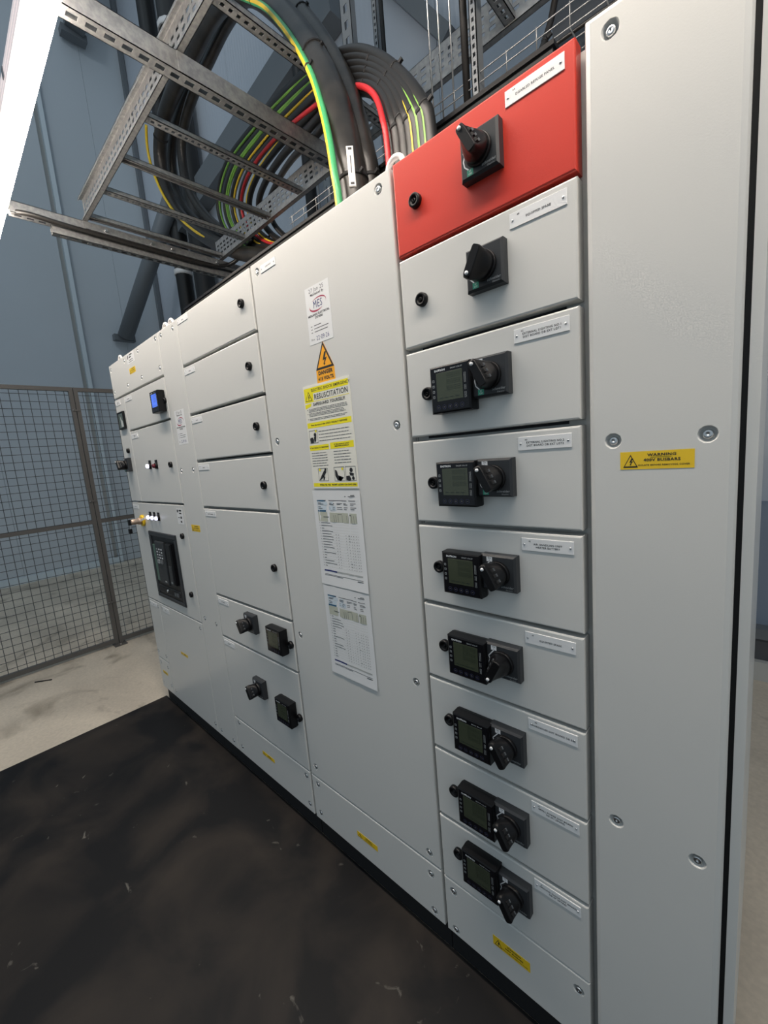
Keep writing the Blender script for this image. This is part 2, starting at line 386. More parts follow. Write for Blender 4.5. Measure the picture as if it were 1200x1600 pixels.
# panel meter: 96 mm bezel with screen, keys and print
def meter_body():
    def r(a, y): return [(-a, y, -a), (a, y, -a), (a, y, a), (-a, y, a)]
    mb = MB().rings([r(0.0455, -0.0325), r(0.0485, -0.0305), r(0.0490, -0.008), r(0.0475, 0.0)], BLACK, smooth=False)
    rect(mb, -0.0445, 0.0445, -0.0445, 0.0445, -0.0327, GLASSB)
    return mb.mesh('panel_meter')
def meter_print():
    mb = MB(); y = -0.0330
    for k in range(4): rect(mb, -0.0425, -0.0375, 0.020 - k * 0.011 - 0.003, 0.020 - k * 0.011 + 0.002, y, PRINTG); rect(mb, -0.0415, -0.0385, 0.020 - k * 0.011 - 0.002, 0.020 - k * 0.011 + 0.001, y - 0.0001, BLACK)
    for xx in (0.0355, 0.0385):
        for a, b in ((0.026, 0.006), (0.002, -0.008), (-0.012, -0.024)): rect(mb, xx, xx + 0.0009, b, a, y, PRINTG)
    return mb.mesh('printed_marks')
def keys_mesh():
    mb = MB()
    for k in range(5):
        cx = -0.030 + k * 0.0145; ring = []
        mb.lathe_y([(0.0042, -0.0331), (0.0047, -0.0331)], cx, -0.0365, mat('key_outline', (0.05, 0.055, 0.13), 0.4) if 'key_outline' not in bpy.data.materials else bpy.data.materials['key_outline'], 14, False)
        rect(mb, cx - 0.0022, cx + 0.0022, -0.0371, -0.0359, -0.0332, INKG)
        if k in (2, 3): rect(mb, cx - 0.0005, cx + 0.0005, -0.0387, -0.0343, -0.0332, INKG)
    return mb.mesh('keys')
def lcd_digits():
    mb = MB(); y = -0.0330
    for row, z in enumerate((0.022, 0.0095, -0.003)):
        for k in range(4):
            x0 = -0.006 + k * 0.0088
            for a, b, c, d in ((0, .0055, .008, .0086), (0, .0055, 0, .0006), (0, .0006, 0, .0086), (.0049, .0055, 0, .0086), (0, .0055, .004, .0046)):
                rect(mb, x0 + a, x0 + b, z + c, z + d, y, LCDD)
    for k in range(4): rect(mb, -0.026 + k * 0.013, -0.018 + k * 0.013, -0.0185, -0.0165, y, LCDD)
    return mb.mesh('display_digits')
def meter(cab, x, z, lit=False, label=None):
    b = obj('panel_meter', shared('mb', meter_body), cab, (x, 0, z), label)
    sm = BLUE if lit else LCD
    obj('screen', shared(('ms', lit), lambda: MB().plate(-0.0325, 0.0315, -0.0235, 0.0345, -0.03285, -0.0324, sm, 0.0002).mesh('screen')), b, (x, 0, z), 'lit blue screen' if lit else None)
    obj('display_digits', shared('md', lcd_digits), b, (x, 0, z))
    obj('printed_marks', shared('mp', meter_print), b, (x, 0, z), kind='stuff'); obj('keys', shared('mk', keys_mesh), b, (x, 0, z))
    text('EASTRON', 0.0056, PRINTW, b, x - 0.0225, -0.0331, z + 0.0395, 0.0002); text('SMART X96-5F', 0.0040, PRINTG, b, x + 0.018, -0.0331, z + 0.0395, 0.0001)
    return b

def body(cab, x0, x1, ztop=2.076, y0=0.0305, y1=0.95):
    obj('enclosure', MB().box(x0, x1, y0, y1, 0.10, ztop, FRAMEP), cab)
    obj('plinth', MB().box(x0, x1, 0.0225, y1 - 0.02, 0.0052, 0.0995, BLACKM), cab)
def strips(cab, x0, x1, zs):                                     # black gasket strip seen in the slots between doors
    for z in zs: obj('gasket', MB().box(x0 + 0.03, x1 - 0.03, 0.0270, 0.0303, z - 0.0055, z + 0.0015, BLACKM), cab)
def eye(cab, x, z=2.083, y=0.05):
    pts = [(x + 0.024 * math.cos(t), y, z + 0.024 + 0.024 * math.sin(t)) for t in [2 * PI * i / 24 for i in range(24)]]
    mb = MB(); rings = []
    for i in range(24):
        t = 2 * PI * i / 24
        rings.append([(x + (0.024 + 0.0065 * math.cos(q)) * math.cos(t), y + 0.0065 * math.sin(q), z + 0.026 + (0.024 + 0.0065 * math.cos(q)) * math.sin(t)) for q in [2 * PI * j / 8 for j in range(8)]])
    mb.rings(rings, HOUSE, caps=False, close=True); mb.box(x - 0.014, x + 0.014, y - 0.014, y + 0.014, 2.0765, z + 0.004, HOUSE)
    obj('lifting_eye', mb, cab)

# ---- section D: nine doors with rotary switches
cD = thing('switchgear_cabinet', 'grey cabinet of nine stacked doors with rotary switches, its top door red', 'cabinet', (-0.44, 0, 0), 'switchboard cabinets')
body(cD, -0.634, -0.2405)
tops = [2.082, 1.884, 1.683, 1.4815, 1.280, 1.0795, 0.879, 0.6765, 0.4735]
bots = [1.892, 1.694, 1.4925, 1.290, 1.0885, 0.887, 0.685, 0.482, 0.281]
texts = [('4A', ['DISABLED REFUGE PANEL']), ('4B', ['EQUIPPED SPARE']), ('4C', ['EXTERNAL LIGHTING NO.1', 'DIST BOARD DB EXT LGT1']), ('4D', ['EXTERNAL LIGHTING NO.2', 'DIST BOARD DB EXT LGT2']),
         ('4E', ['AIR HANDLING UNIT', 'HEATER BATTERY']), ('4F', ['EQUIPPED SPARE']), ('4G', ['WAREHOUSE DIST BOARD DB EX1']), ('4H', ['SMALL POWER DIST BOARD', 'DB SP1 (SPARE)']), ('4J', ['GROUND FLOOR DIST BOARD', 'DB GF (SPARE)'])]
for k in range(9):
    zt, zb = tops[k], bots[k]
    d = obj('door', panel_mesh(-0.631, -0.2480, zb, zt, c=0.0036, m=RED if k == 0 else PAINT), cD, label='red door' if k == 0 else None)
    zc = zt - 0.0885 if k != 8 else zt - 0.073
    add_lock(d, -0.572, zc - 0.009 if k < 2 else zc - 0.009)
    rotary(cD, -0.411, zt - 0.088 if k < 8 else zt - 0.073, on=k not in (1, 5))
    if k >= 2: meter(cD, -0.495, (zt - 0.099) if k < 8 else zt - 0.0725)
    nameplate(cD, -0.3655, -0.2635, zt - 0.037 + (0.002 if k > 5 else 0), zt - 0.0115 + (0.002 if k > 5 else 0), texts[k][1], texts[k][0])
strips(cD, -0.631, -0.248, bots[:8])
cover(cD, -0.631, -0.2480, 0.102, 0.2785, [(-0.602, 0.245), (-0.602, 0.120), (-0.272, 0.240), (-0.272, 0.120)])

# ---- section E: busbar cover at the right end
cE = thing('switchgear_cabinet', 'tall narrow plain grey busbar cover cabinet at the near right end', 'cabinet', (-0.13, 0, 0), 'switchboard cabinets')
body(cE, -0.234, -0.040, 2.085)
hE = [(-0.197, 2.056), (-0.068, 2.056), (-0.196, 1.450), (-0.069, 1.450), (-0.194, 0.720), (-0.068, 0.718), (-0.196, 0.14), (-0.069, 0.14)]
cover(cE, -0.2345, -0.0335, 0.102, 2.0905, hE, y0=-0.003, c=0.0095, y1=0.0155, R=0.0135)
obj('gasket', MB().box(-0.036, -0.0262, 0.0165, 0.60, 0.10, 2.085, BLACKM), cE)
obj('end_panel', MB().box(-0.0262, -0.0125, 0.010, 0.70, 0.102, 2.086, PAINT), cE)

# ---- section C: tall blank door
cC = thing('switchgear_cabinet', 'grey cabinet with one tall blank door carrying signs and papers', 'cabinet', (-0.94, 0, 0), 'switchboard cabinets')
body(cC, -1.238, -0.637)
hC = [(-0.676, 2.055), (-1.200, 2.053), (-0.676, 1.527), (-1.199, 1.528), (-0.678, 0.846), (-1.199, 0.850), (-1.200, 0.330), (-0.679, 0.318)]
cover(cC, -1.2345, -0.6405, 0.2885, 2.0820, hC, name='door')
cover(cC, -1.2345, -0.6405, 0.102, 0.2830, [(-1.200, 0.256), (-1.202, 0.134), (-0.679, 0.246), (-0.676, 0.124)])
nameplate(cC, -1.177, -1.097, 2.0405, 2.0625, ['CABLEWAY'], '', 0.0055)
eye(cC, -0.660)

# ---- section B: seven doors and a base panel
cB = thing('switchgear_cabinet', 'grey cabinet of seven stacked doors, two lower ones with rotary switches and meters', 'cabinet', (-1.54, 0, 0), 'switchboard cabinets')
body(cB, -1.835, -1.2425)
tb = [(2.082, 1.894), (1.884, 1.695), (1.684, 1.497), (1.485, 1.295), (1.2845, 0.8945), (0.8845, 0.6945), (0.686, 0.289)]
for k, (zt, zb) in enumerate(tb):
    d = obj('door', panel_mesh(-1.8320, -1.2465, zb, zt, c=0.0036), cB)
    add_lock(d, -1.309 if k < 5 else -1.255 - 0.008, (1.991, 1.790, 1.589, 1.384, 1.082, 0.797, 0.506)[k])
    nameplate(cB, -1.823, -1.723, zt - 0.032 + (0.004 if k == 0 else 0), zt - 0.010 + (0.002 if k == 0 else 0), [('SPARE', 'SPARE', 'SPARE', 'SPARE', 'CABLE CHAMBER', 'LIFT SUPPLY', 'CHILLER 1')[k]], '3' + 'ABCDEFG'[k], 0.006)
strips(cB, -1.832, -1.2465, [q[1] for q in tb[:6]])
for z in (0.824, 0.540): rotary(cB, -1.524, z)
for z in (0.805, 0.5135): meter(cB, -1.331, z)
cover(cB, -1.8320, -1.2465, 0.102, 0.2830, [(-1.794, 0.262), (-1.794, 0.137), (-1.272, 0.255), (-1.271, 0.134)])

# ---- filler: narrow column
cF = thing('filler_cabinet', 'narrow full-height plain grey filler column with six screws, left of the seven-door cabinet', 'cabinet', (-1.94, 0, 0), 'switchboard cabinets')
body(cF, -2.048, -1.836)
cover(cF, -2.0455, -1.8355, 0.102, 2.0820, [(-2.013, 2.06), (-1.882, 2.057), (-2.012, 1.457), (-1.882, 1.457), (-2.003, 0.734), (-1.884, 0.731), (-2.007, 0.131), (-1.880, 0.131)])
eye(cF, -2.003)

# ---- section A: incoming section at the far end
cA = thing('switchgear_cabinet', 'grey incoming cabinet at the far left end with the air circuit breaker', 'cabinet', (-2.43, 0, 0), 'switchboard cabinets')
XA = -2.815
body(cA, XA, -2.0495)
cover(cA, XA + 0.002, -2.0495, 1.8985, 2.0820, [(-2.785, 2.055), (-2.539, 2.057), (-2.323, 2.059), (-2.081, 2.060), (-2.785, 1.933), (-2.544, 1.932), (-2.324, 1.934), (-2.079, 1.933)], name='top_cover')
d = obj('door', panel_mesh(XA + 0.002, -2.6405, 1.3025, 1.8885), cA); add_lock(d, -2.707, 1.595)
d = obj('door', panel_mesh(-2.6365, -2.0525, 1.7040, 1.8885), cA); add_lock(d, -2.072, 1.785)
d = obj('door', panel_mesh(-2.6365, -2.0525, 1.3025, 1.6945), cA); add_lock(d, -2.120, 1.491)
strips(cA, -2.6365, -2.0525, [1.704, 1.3025])
d4 = obj('door', panel_mesh(XA + 0.002, -2.0525, 0.7010, 1.2930), cA); add_lock(d4, -2.113, 1.139); add_lock(d4, -2.114, 0.838)
cover(cA, XA + 0.002, -2.6365, 0.3100, 0.6955, [(-2.793, 0.662), (-2.664, 0.662), (-2.793, 0.346), (-2.664, 0.344)])
cover(cA, XA + 0.002, -2.6365, 0.102, 0.3050, [(-2.780, 0.275), (-2.670, 0.268), (-2.791, 0.140), (-2.660, 0.150)])
cover(cA, -2.6325, -2.0495, 0.102, 0.6955, [(-2.080, 0.663), (-2.591, 0.663), (-2.591, 0.143), (-2.073, 0.140)])
eye(cA, -2.755); eye(cA, -2.070)
nameplate(cA, -2.805, -2.715, 1.855, 1.880, ['INCOMER', 'METER'], '', 0.006); nameplate(cA, -2.628, -2.520, 1.855, 1.877, ['MAIN METER'], '', 0.006)
nameplate(cA, -2.624, -2.514, 1.653, 1.679, ['CONTROL', 'SUPPLY'], '', 0.006); nameplate(cA, -2.803, -2.703, 1.258, 1.280, ['MAIN ACB'], '', 0.006)
nameplate(cA, -2.787, -2.672, 0.655, 0.679, ['CABLES'], '', 0.006); nameplate(cA, -2.585, -2.490, 0.652, 0.680, ['CABLES'], '', 0.006)
meter(cA, -2.118, 1.785, lit=True)
rotary(cA, -2.736, 1.516)
mb = MB().rings([[(-a, y, -a), (a, y, -a), (a, y, a), (-a, y, a)] for a, y in ((0.041, -0.006), (0.043, -0.012), (0.0485, -0.011), (0.0490, 0.0))], BLACK, smooth=False)
r_ = obj('analogue_meter', mb, cA, (-2.722, 0, 1.766), 'black-framed meter with a grey-green face')
obj('dial', MB().plate(-0.0405, 0.0405, -0.0405, 0.0405, -0.0100, -0.0060, mat('dial_face', (0.09, 0.115, 0.10), 0.08), 0.0005), r_, (-2.722, 0, 1.766))
rect_ = MB(); rect_.add([(-0.002, -0.0104, -0.036), (0.036, -0.0104, -0.036), (0.030, -0.0104, -0.004), (0.012, -0.0104, 0.004), (-0.004, -0.0104, 0.028)], [(0, 1, 2, 3, 4)], mat('reflection_tone', (0.50, 0.52, 0.50), 0.3))  # pale diagonal reflection on the meter face, painted as a flat patch
obj('reflection_patch', rect_, r_, (-2.722, 0, 1.766))
def lamp(x, z, m, name, label):
    p = obj(name, MB().box(-0.014, 0.014, -0.003, 0, -0.016, 0.030, BLACK).lathe_y([(0.0135, -0.011), (0.0150, -0.008), (0.0150, 0)], 0, 0, BLACK, 18), cA, (x, 0, z), label)
    obj('lens', MB().lathe_y([(0, -0.024), (0.006, -0.0235), (0.0105, -0.020), (0.0115, -0.0105)], 0, 0, m, 18), p, (x, 0, z))
lamp(-2.402, 1.495, LAMPW, 'indicator_lamp', 'lit white lens'); lamp(-2.311, 1.493, MAROON, 'push_button', 'dark red button')
for xx in (-2.526, -2.463, -2.402): lamp(xx, 1.216, LAMPW, 'indicator_lamp', 'lit white lens')
# trapped key interlock
k = obj('key_interlock', MB().lathe_y([(0.0, -0.012), (0.031, -0.012), (0.033, -0.010), (0.033, 0.0)], 0, 0, YEL, 22), cA, (-2.660, 0, 1.190), 'yellow disc with a brass key lock')
obj('barrel', MB().lathe_y([(0.0, -0.068), (0.012, -0.068), (0.016, -0.062), (0.016, -0.030), (0.020, -0.030), (0.020, -0.012)], 0, 0, BRASS, 18), k, (-2.660, 0, 1.190))
obj('key', MB().box(-0.004, 0.004, -0.074, -0.066, -0.008, 0.008, STEEL).box(-0.008, 0.008, -0.080, -0.066, -0.016, 0.016, BLACK).bar((0.004, -0.072, -0.012), (0.004, -0.076, -0.040), 0.006, 0.006, STEEL).box(-0.008, 0.010, -0.084, -0.068, -0.062, -0.036, BLACK), k, (-2.660, 0, 1.190))
obj('tag_strip', MB().bar((0.02, -0.020, 0.004), (0.105, -0.022, 0.022), 0.004, 0.011, HOUSE), k, (-2.660, 0, 1.190), 'pale strip')
# air circuit breaker
X0, X1, Z0, Z1 = -2.590, -2.205, 0.750, 1.135
mb = MB(); c = 0.026
mb.plate(X0, X1, Z1 - c, Z1, -0.008, 0, DGREY, 0.003).plate(X0, X1, Z0, Z0 + c * .8, -0.008, 0, DGREY, 0.003).plate(X0, X0 + c, Z0 + c * .8, Z1 - c, -0.008, 0, DGREY, 0.003).plate(X1 - c, X1, Z0 + c * .8, Z1 - c, -0.008, 0, DGREY, 0.003)
a = obj('circuit_breaker', mb, cA, label='dark grey air circuit breaker in a square frame')
obj('fascia', MB().box(X0 + c, X1 - c, -0.003, -0.0004, Z0 + c * .8, Z1 - c, BLACK), a)
obj('control_unit', MB().plate(-2.500, -2.370, 0.845, 1.085, -0.014, -0.003, DGREY, 0.004), a)
obj('green_strip', MB().plate(-2.555, -2.515, 0.850, 1.060, -0.007, -0.003, mat('breaker_green', (0.07, 0.13, 0.10), 0.4), 0.001), a, label='dull green strip')
obj('charging_lever', MB().plate(-2.330, -2.262, 0.860, 1.085, -0.020, -0.003, BLACK, 0.006), a)
obj('lever_plate', MB().plate(-2.318, -2.276, 0.862, 0.965, -0.0225, -0.020, DGREY, 0.002), a)
obj('lower_slot', MB().box(-2.555, -2.240, -0.0060, -0.003, 0.785, 0.826, DGREY).box(-2.545, -2.25, -0.0075, -0.006, 0.792, 0.819, BLACKM), a)
obj('slot_knob', MB().lathe_y([(0, -0.014), (0.008, -0.013), (0.010, -0.007)], -2.42, 0.806, STEEL, 12).box(-2.32, -2.30, -0.012, -0.0075, 0.796, 0.816, MGREY).box(-2.29, -2.27, -0.012, -0.0075, 0.796, 0.816, MGREY), a)
mb = MB()
for i in range(4):
    for j in range(3): rect(mb, -2.482 + j * 0.032, -2.464 + j * 0.032, 0.990 + i * 0.016, 0.998 + i * 0.016, -0.0142, PRINTW if (i + j) % 3 else PRINTG)
obj('push_buttons', mb.box(-2.478, -2.446, -0.019, -0.014, 0.962, 0.982, PRINTG).box(-2.435, -2.403, -0.019, -0.014, 0.962, 0.982, MGREY), a)
text('0', 0.016, INK, a, -2.462, -0.0192, 0.972); text('1', 0.016, PRINTW, a, -2.419, -0.0192, 0.972)
obj('maker_print', MB().box(-2.305, -2.285, -0.0228, -0.0222, 0.872, 0.880, PRINTG).box(-2.42, -2.395, -0.0146, -0.0138, 0.858, 0.866, PRINTG), a)

# ------------------------------------------------------------------ signs, stickers and papers on the cabinets
def sheet(x0, x1, z0, z1, m, y=-0.0006, th=0.0005): return MB().box(x0, x1, y, -0.0001 if y > -0.001 else y + th, z0, z1, m)
def warn_label(x0, x1, z0, z1, label, lines=('WARNING', '400V BUSBARS', 'ISOLATE BEFORE REMOVING COVER'), y=0.0, big=False):
    t = thing('warning_label', label, 'label', (x0, y, z0), 'yellow warning labels')
    obj('backing', MB().box(x0, x1, y - 0.0005, y - 0.0001, z0, z1, YEL), t)
    h = z1 - z0; w = x1 - x0; mb = MB(); cx = x0 + w * 0.15
    tris(mb, cx, z0 + h * 0.10, w * 0.215, h * 0.74, y - 0.0007, INK); tris(mb, cx, z0 + h * 0.18, w * 0.165, h * 0.555, y - 0.0009, YEL)
    bolt_print(mb, cx + 0.0007, z0 + h * 0.22, h * 0.40, y - 0.0011, INK); obj('hazard_symbol', mb, t)
    text(lines[0], h * 0.205, INK, t, x0 + w * 0.58, y - 0.0008, z0 + h * 0.78, 0.0002, sx=1.25)
    text(lines[1], h * 0.21, INK, t, x0 + w * 0.58, y - 0.0008, z0 + h * 0.50, 0.0002, sx=1.15)
    text(lines[2], h * 0.115, INK, t, x0 + w * 0.60, y - 0.0008, z0 + h * 0.22, 0.0001, sx=1.15)
    if big: obj('underline', MB().box(x0 + w * 0.43, x0 + w * 0.71, y - 0.0008, y - 0.0006, z0 + h * 0.645, z0 + h * 0.66, INK), t)
    return t
warn_label(-0.185, -0.0840, 1.4010, 1.4300, 'yellow warning label between the middle screws of the right-end cover panel', y=-0.003, big=True)
warn_label(-0.484, -0.385, 0.1795, 0.2075, 'yellow warning label on the base panel under the nine switch doors')
warn_label(-0.997, -0.900, 0.1700, 0.1900, 'yellow warning label on the base panel under the tall blank door')
warn_label(-1.599, -1.504, 0.1940, 0.2110, 'yellow warning label on the base panel under the seven-door cabinet')
warn_label(-1.993, -1.903, 1.1730, 1.2035, 'yellow warning label at mid height on the narrow filler column')
warn_label(-2.482, -2.390, 1.9770, 2.0050, 'yellow warning label on the top cover of the far left cabinet')
warn_label(-2.403, -2.308, 0.4370, 0.4520, 'yellow warning label on the large lower panel of the far left cabinet')
warn_label(-2.768, -2.690, 0.2080, 0.2260, 'yellow warning label low on the narrow corner panel at the far left')

def maint(x0, z0, w, h, label, full=True):
    t = thing('maintenance_sticker', label, 'sticker', (x0, 0, z0), 'white maintenance stickers'); x1 = x0 + w; z1 = z0 + h; cx = x0 + w / 2
    obj('backing', MB().box(x0, x1, -0.0006, -0.0001, z0, z1, PAPER), t)
    text('27 Jan 25', w * 0.15, INKG, t, cx - w * .02, -0.0008, z1 - h * 0.075)
    text('Maintained By', w * 0.088, INK, t, cx, -0.0008, z1 - h * 0.15, 0.0002)
    mb = MB(); ez = z1 - h * 0.335; N = 40
    def arc(a0, a1, m, th):
        P = []
        for i in range(N + 1):
            q = math.radians(a0 + (a1 - a0) * i / N); f = math.sin(PI * i / N) * th
            for s_ in (-1, 1):
                u = (w * 0.36 + s_ * f) * math.cos(q); v = (h * 0.105 + s_ * f) * math.sin(q)
                P.append((cx + u * 0.97 - v * 0.1, -0.0008, ez + v + u * 0.10))
        mb.add(P, [(2 * i, 2 * i + 1, 2 * i + 3, 2 * i + 2) for i in range(N)], m)
    arc(-20, 130, INKR, w * 0.016); arc(165, 300, INKR, w * 0.024)
    obj('logo_ring', mb, t)
    text('MES', w * 0.27, INKN, t, cx, -0.0010, ez, 0.0, sx=0.78)
    text('MIDLANDS ELECTRICAL', w * 0.076, INK, t, cx, -0.0008, z1 - h * 0.50, 0.0003); text('SYSTEMS', w * 0.076, INK, t, cx, -0.0008, z1 - h * 0.555, 0.0003)
    mb = MB()
    for i, L in enumerate((0.30, 0.60, 0.56)):
        z = z1 - h * (0.69 + 0.055 * i); rect(mb, x0 + w * 0.12, x0 + w * 0.19, z, z + h * 0.011, -0.0008, INKG); rect(mb, x0 + w * 0.26, x0 + w * (0.26 + L), z, z + h * 0.013, -0.0008, INKG)
    obj('small_print', mb, t)
    text('Due', w * 0.075, INK, t, x0 + w * 0.16, -0.0008, z0 + h * 0.085); text('22·09·26', w * 0.17, INKN, t, x0 + w * 0.58, -0.0008, z0 + h * 0.085, 0.0, sx=0.80)
    return t
maint(-0.9755, 1.7805, 0.102, 0.1505, 'white maintenance sticker above the orange danger sign on the tall blank door')
maint(-1.9925, 1.5745, 0.102, 0.1515, 'white maintenance sticker high on the narrow filler column')

# danger sign
t = thing('danger_sign', 'orange triangular danger sign above the resuscitation notice', 'sign', (-0.921, 0, 1.674))
cx = -0.921
mb = MB(); mb.rings([[(-0.960, y, 1.674), (-0.882, y, 1.674), (-0.882, y, 1.709), (cx, y, 1.782), (-0.960, y, 1.709)] for y in (-0.0006, -0.0001)], ORANGE, smooth=False); obj('backing', mb, t)
mb = MB(); tris(mb, cx, 1.7085, 0.078, 0.0725, -0.0008, INK); tris(mb, cx, 1.7145, 0.060, 0.0565, -0.0010, ORANGE); bolt_print(mb, cx + 0.002, 1.7165, 0.036, -0.0012, INK); obj('hazard_symbol', mb, t)
text('DANGER', 0.0140, INK, t, cx, -0.0008, 1.6990, 0.0007); text('415 VOLTS', 0.0125, INK, t, cx, -0.0008, 1.6830, 0.0006)

# resuscitation notice
t = thing('resuscitation_notice', 'white and yellow electric shock resuscitation notice on the tall blank door', 'notice', (-0.928, 0, 1.372))
x0, x1, z0, z1 = -1.029, -0.8275, 1.3715, 1.6735
obj('board', MB().box(x0, x1, -0.0022, -0.0001, z0, z1, CREAM), t)
w = x1 - x0; h = z1 - z0; Y = -0.0024
X = lambda f: x0 + w * f
Z = lambda f: z1 - h * f
for a_, b_, c_, d_ in ((.02, .98, .022, .078), (.02, .225, .078, .152), (.02, .98, .152, .157), (.02, .98, .350, .402), (.02, .46, .570, .622), (.49, .98, .562, .622), (.02, .98, .945, .982)):
    mb = MB(); rect(mb, X(a_), X(b_), Z(d_), Z(c_), Y, LEMON); obj('yellow_band', mb, t)
mb = MB(); mb.add([(X(.02), Y, Z(.172)), (X(.17), Y, Z(.166)), (X(.15), Y, Z(.195)), (X(.02), Y, Z(.213))], [(0, 1, 2, 3)], LEMON); obj('yellow_arrow', mb, t)
mb = MB(); tris(mb, X(.12), Z(.142), w * 0.16, h * 0.090, Y - .0002, INK); tris(mb, X(.12), Z(.138), w * 0.13, h * 0.074, Y - .0004, LEMON); bolt_print(mb, X(.125), Z(.135), h * .05, Y - .0006, INK); obj('hazard_symbol', mb, t)
def tx(s, sz, fx, fz, b=0.0, m=INK, al='CENTER', sx=1.0): return text(s, sz, m, t, X(fx), Y - .0002, Z(fz), b, al, sx=sx)
tx('ELECTRIC SHOCK EMERGENCY', 0.0108, .60, .050, .0002); tx('RESUSCITATION', 0.0205, .605, .118, .0003, sx=0.87)
tx('SAFEGUARD YOURSELF!', 0.0118, .55, .184, .0003)
tx('Once the scene is safe, CHECK CASUALTY RESPONSE', 0.0062, .50, .376, .0002)
tx('IF THE CASUALTY IS BREATHING', 0.0052, .24, .597, .0002); tx('IF THE CASUALTY IS NOT\nBREATHING NORMALLY', 0.0050, .735, .592, .0002)
tx('WORK FOR YOU.  PROMPT ACTION CAN SAVE LIVES', 0.0060, .56, .964, .0003)
mb = MB()
def lines(fx0, fx1, f0, n, step, th=.006):
    for i in range(n):
        e = fx1 - random.random() * 0.12 * (fx1 - fx0); f = f0 + i * step; x = fx0
        while x < e:
            L = random.uniform(.03, .10); rect(mb, X(x), X(min(x + L, e)), Z(f + th), Z(f), Y - .0001, INKG); x += L + .008
for f in (.222, .262, .312): rect(mb, X(.055), X(.068), Z(f + .008), Z(f), Y - .0001, INK)
lines(.09, .95, .220, 3, .0125, .005); lines(.09, .93, .262, 3, .0125, .005); lines(.09, .95, .312, 2, .0125, .005)
lines(.26, .96, .440, 4, .030); lines(.05, .42, .645, 6, .025); lines(.55, .92, .645, 5, .027)
obj('small_print', mb, t)
mb = MB()
def frame(f0, f1, g0, g1):
    for a, b, c, d in ((f0, f1, g0, g0 + .004), (f0, f1, g1 - .004, g1), (f0, f0 + .005, g0, g1), (f1 - .005, f1, g0, g1)): rect(mb, X(a), X(b), Z(d), Z(c), Y - .0001, INK)
def blob(pts): mb.add([(X(a), Y - .0003, Z(b)) for a, b in pts], [tuple(range(len(pts)))], INK)
def dot(a, b, r, m=INK, d=.0003): mb.add([(X(a) + w * r * math.cos(q), Y - d, Z(b) + w * r * math.sin(q)) for q in [2 * PI * i / 12 for i in range(12)]], [tuple(range(12))], m)
frame(.04, .235, .425, .550); blob([(.05, .50), (.11, .49), (.14, .515), (.13, .545), (.06, .545)]); dot(.175, .470, .030); blob([(.14, .49), (.2, .485), (.185, .53), (.15, .545), (.145, .52)]); dot(.20, .435, .02, LEMON)
frame(.16, .38, .800, .925); dot(.33, .815, .022); blob([(.30, .82), (.35, .835), (.28, .885), (.20, .915), (.17, .918), (.23, .87)]); blob([(.26, .87), (.31, .885), (.285, .915), (.26, .918), (.27, .89)]); dot(.20, .815, .02, LEMON)
frame(.52, .74, .795, .930); blob([(.54, .82), (.58, .83), (.60, .875), (.66, .885), (.72, .895), (.66, .925), (.58, .92), (.54, .88)]); dot(.64, .905, .035); dot(.70, .815, .02, LEMON)
frame(.76, .97, .795, .930); dot(.88, .830, .032); blob([(.84, .85), (.93, .86), (.92, .885), (.85, .88)]); blob([(.77, .885), (.84, .88), (.87, .915), (.84, .93), (.77, .92)]); dot(.91, .905, .026)
obj('pictograms', mb, t)

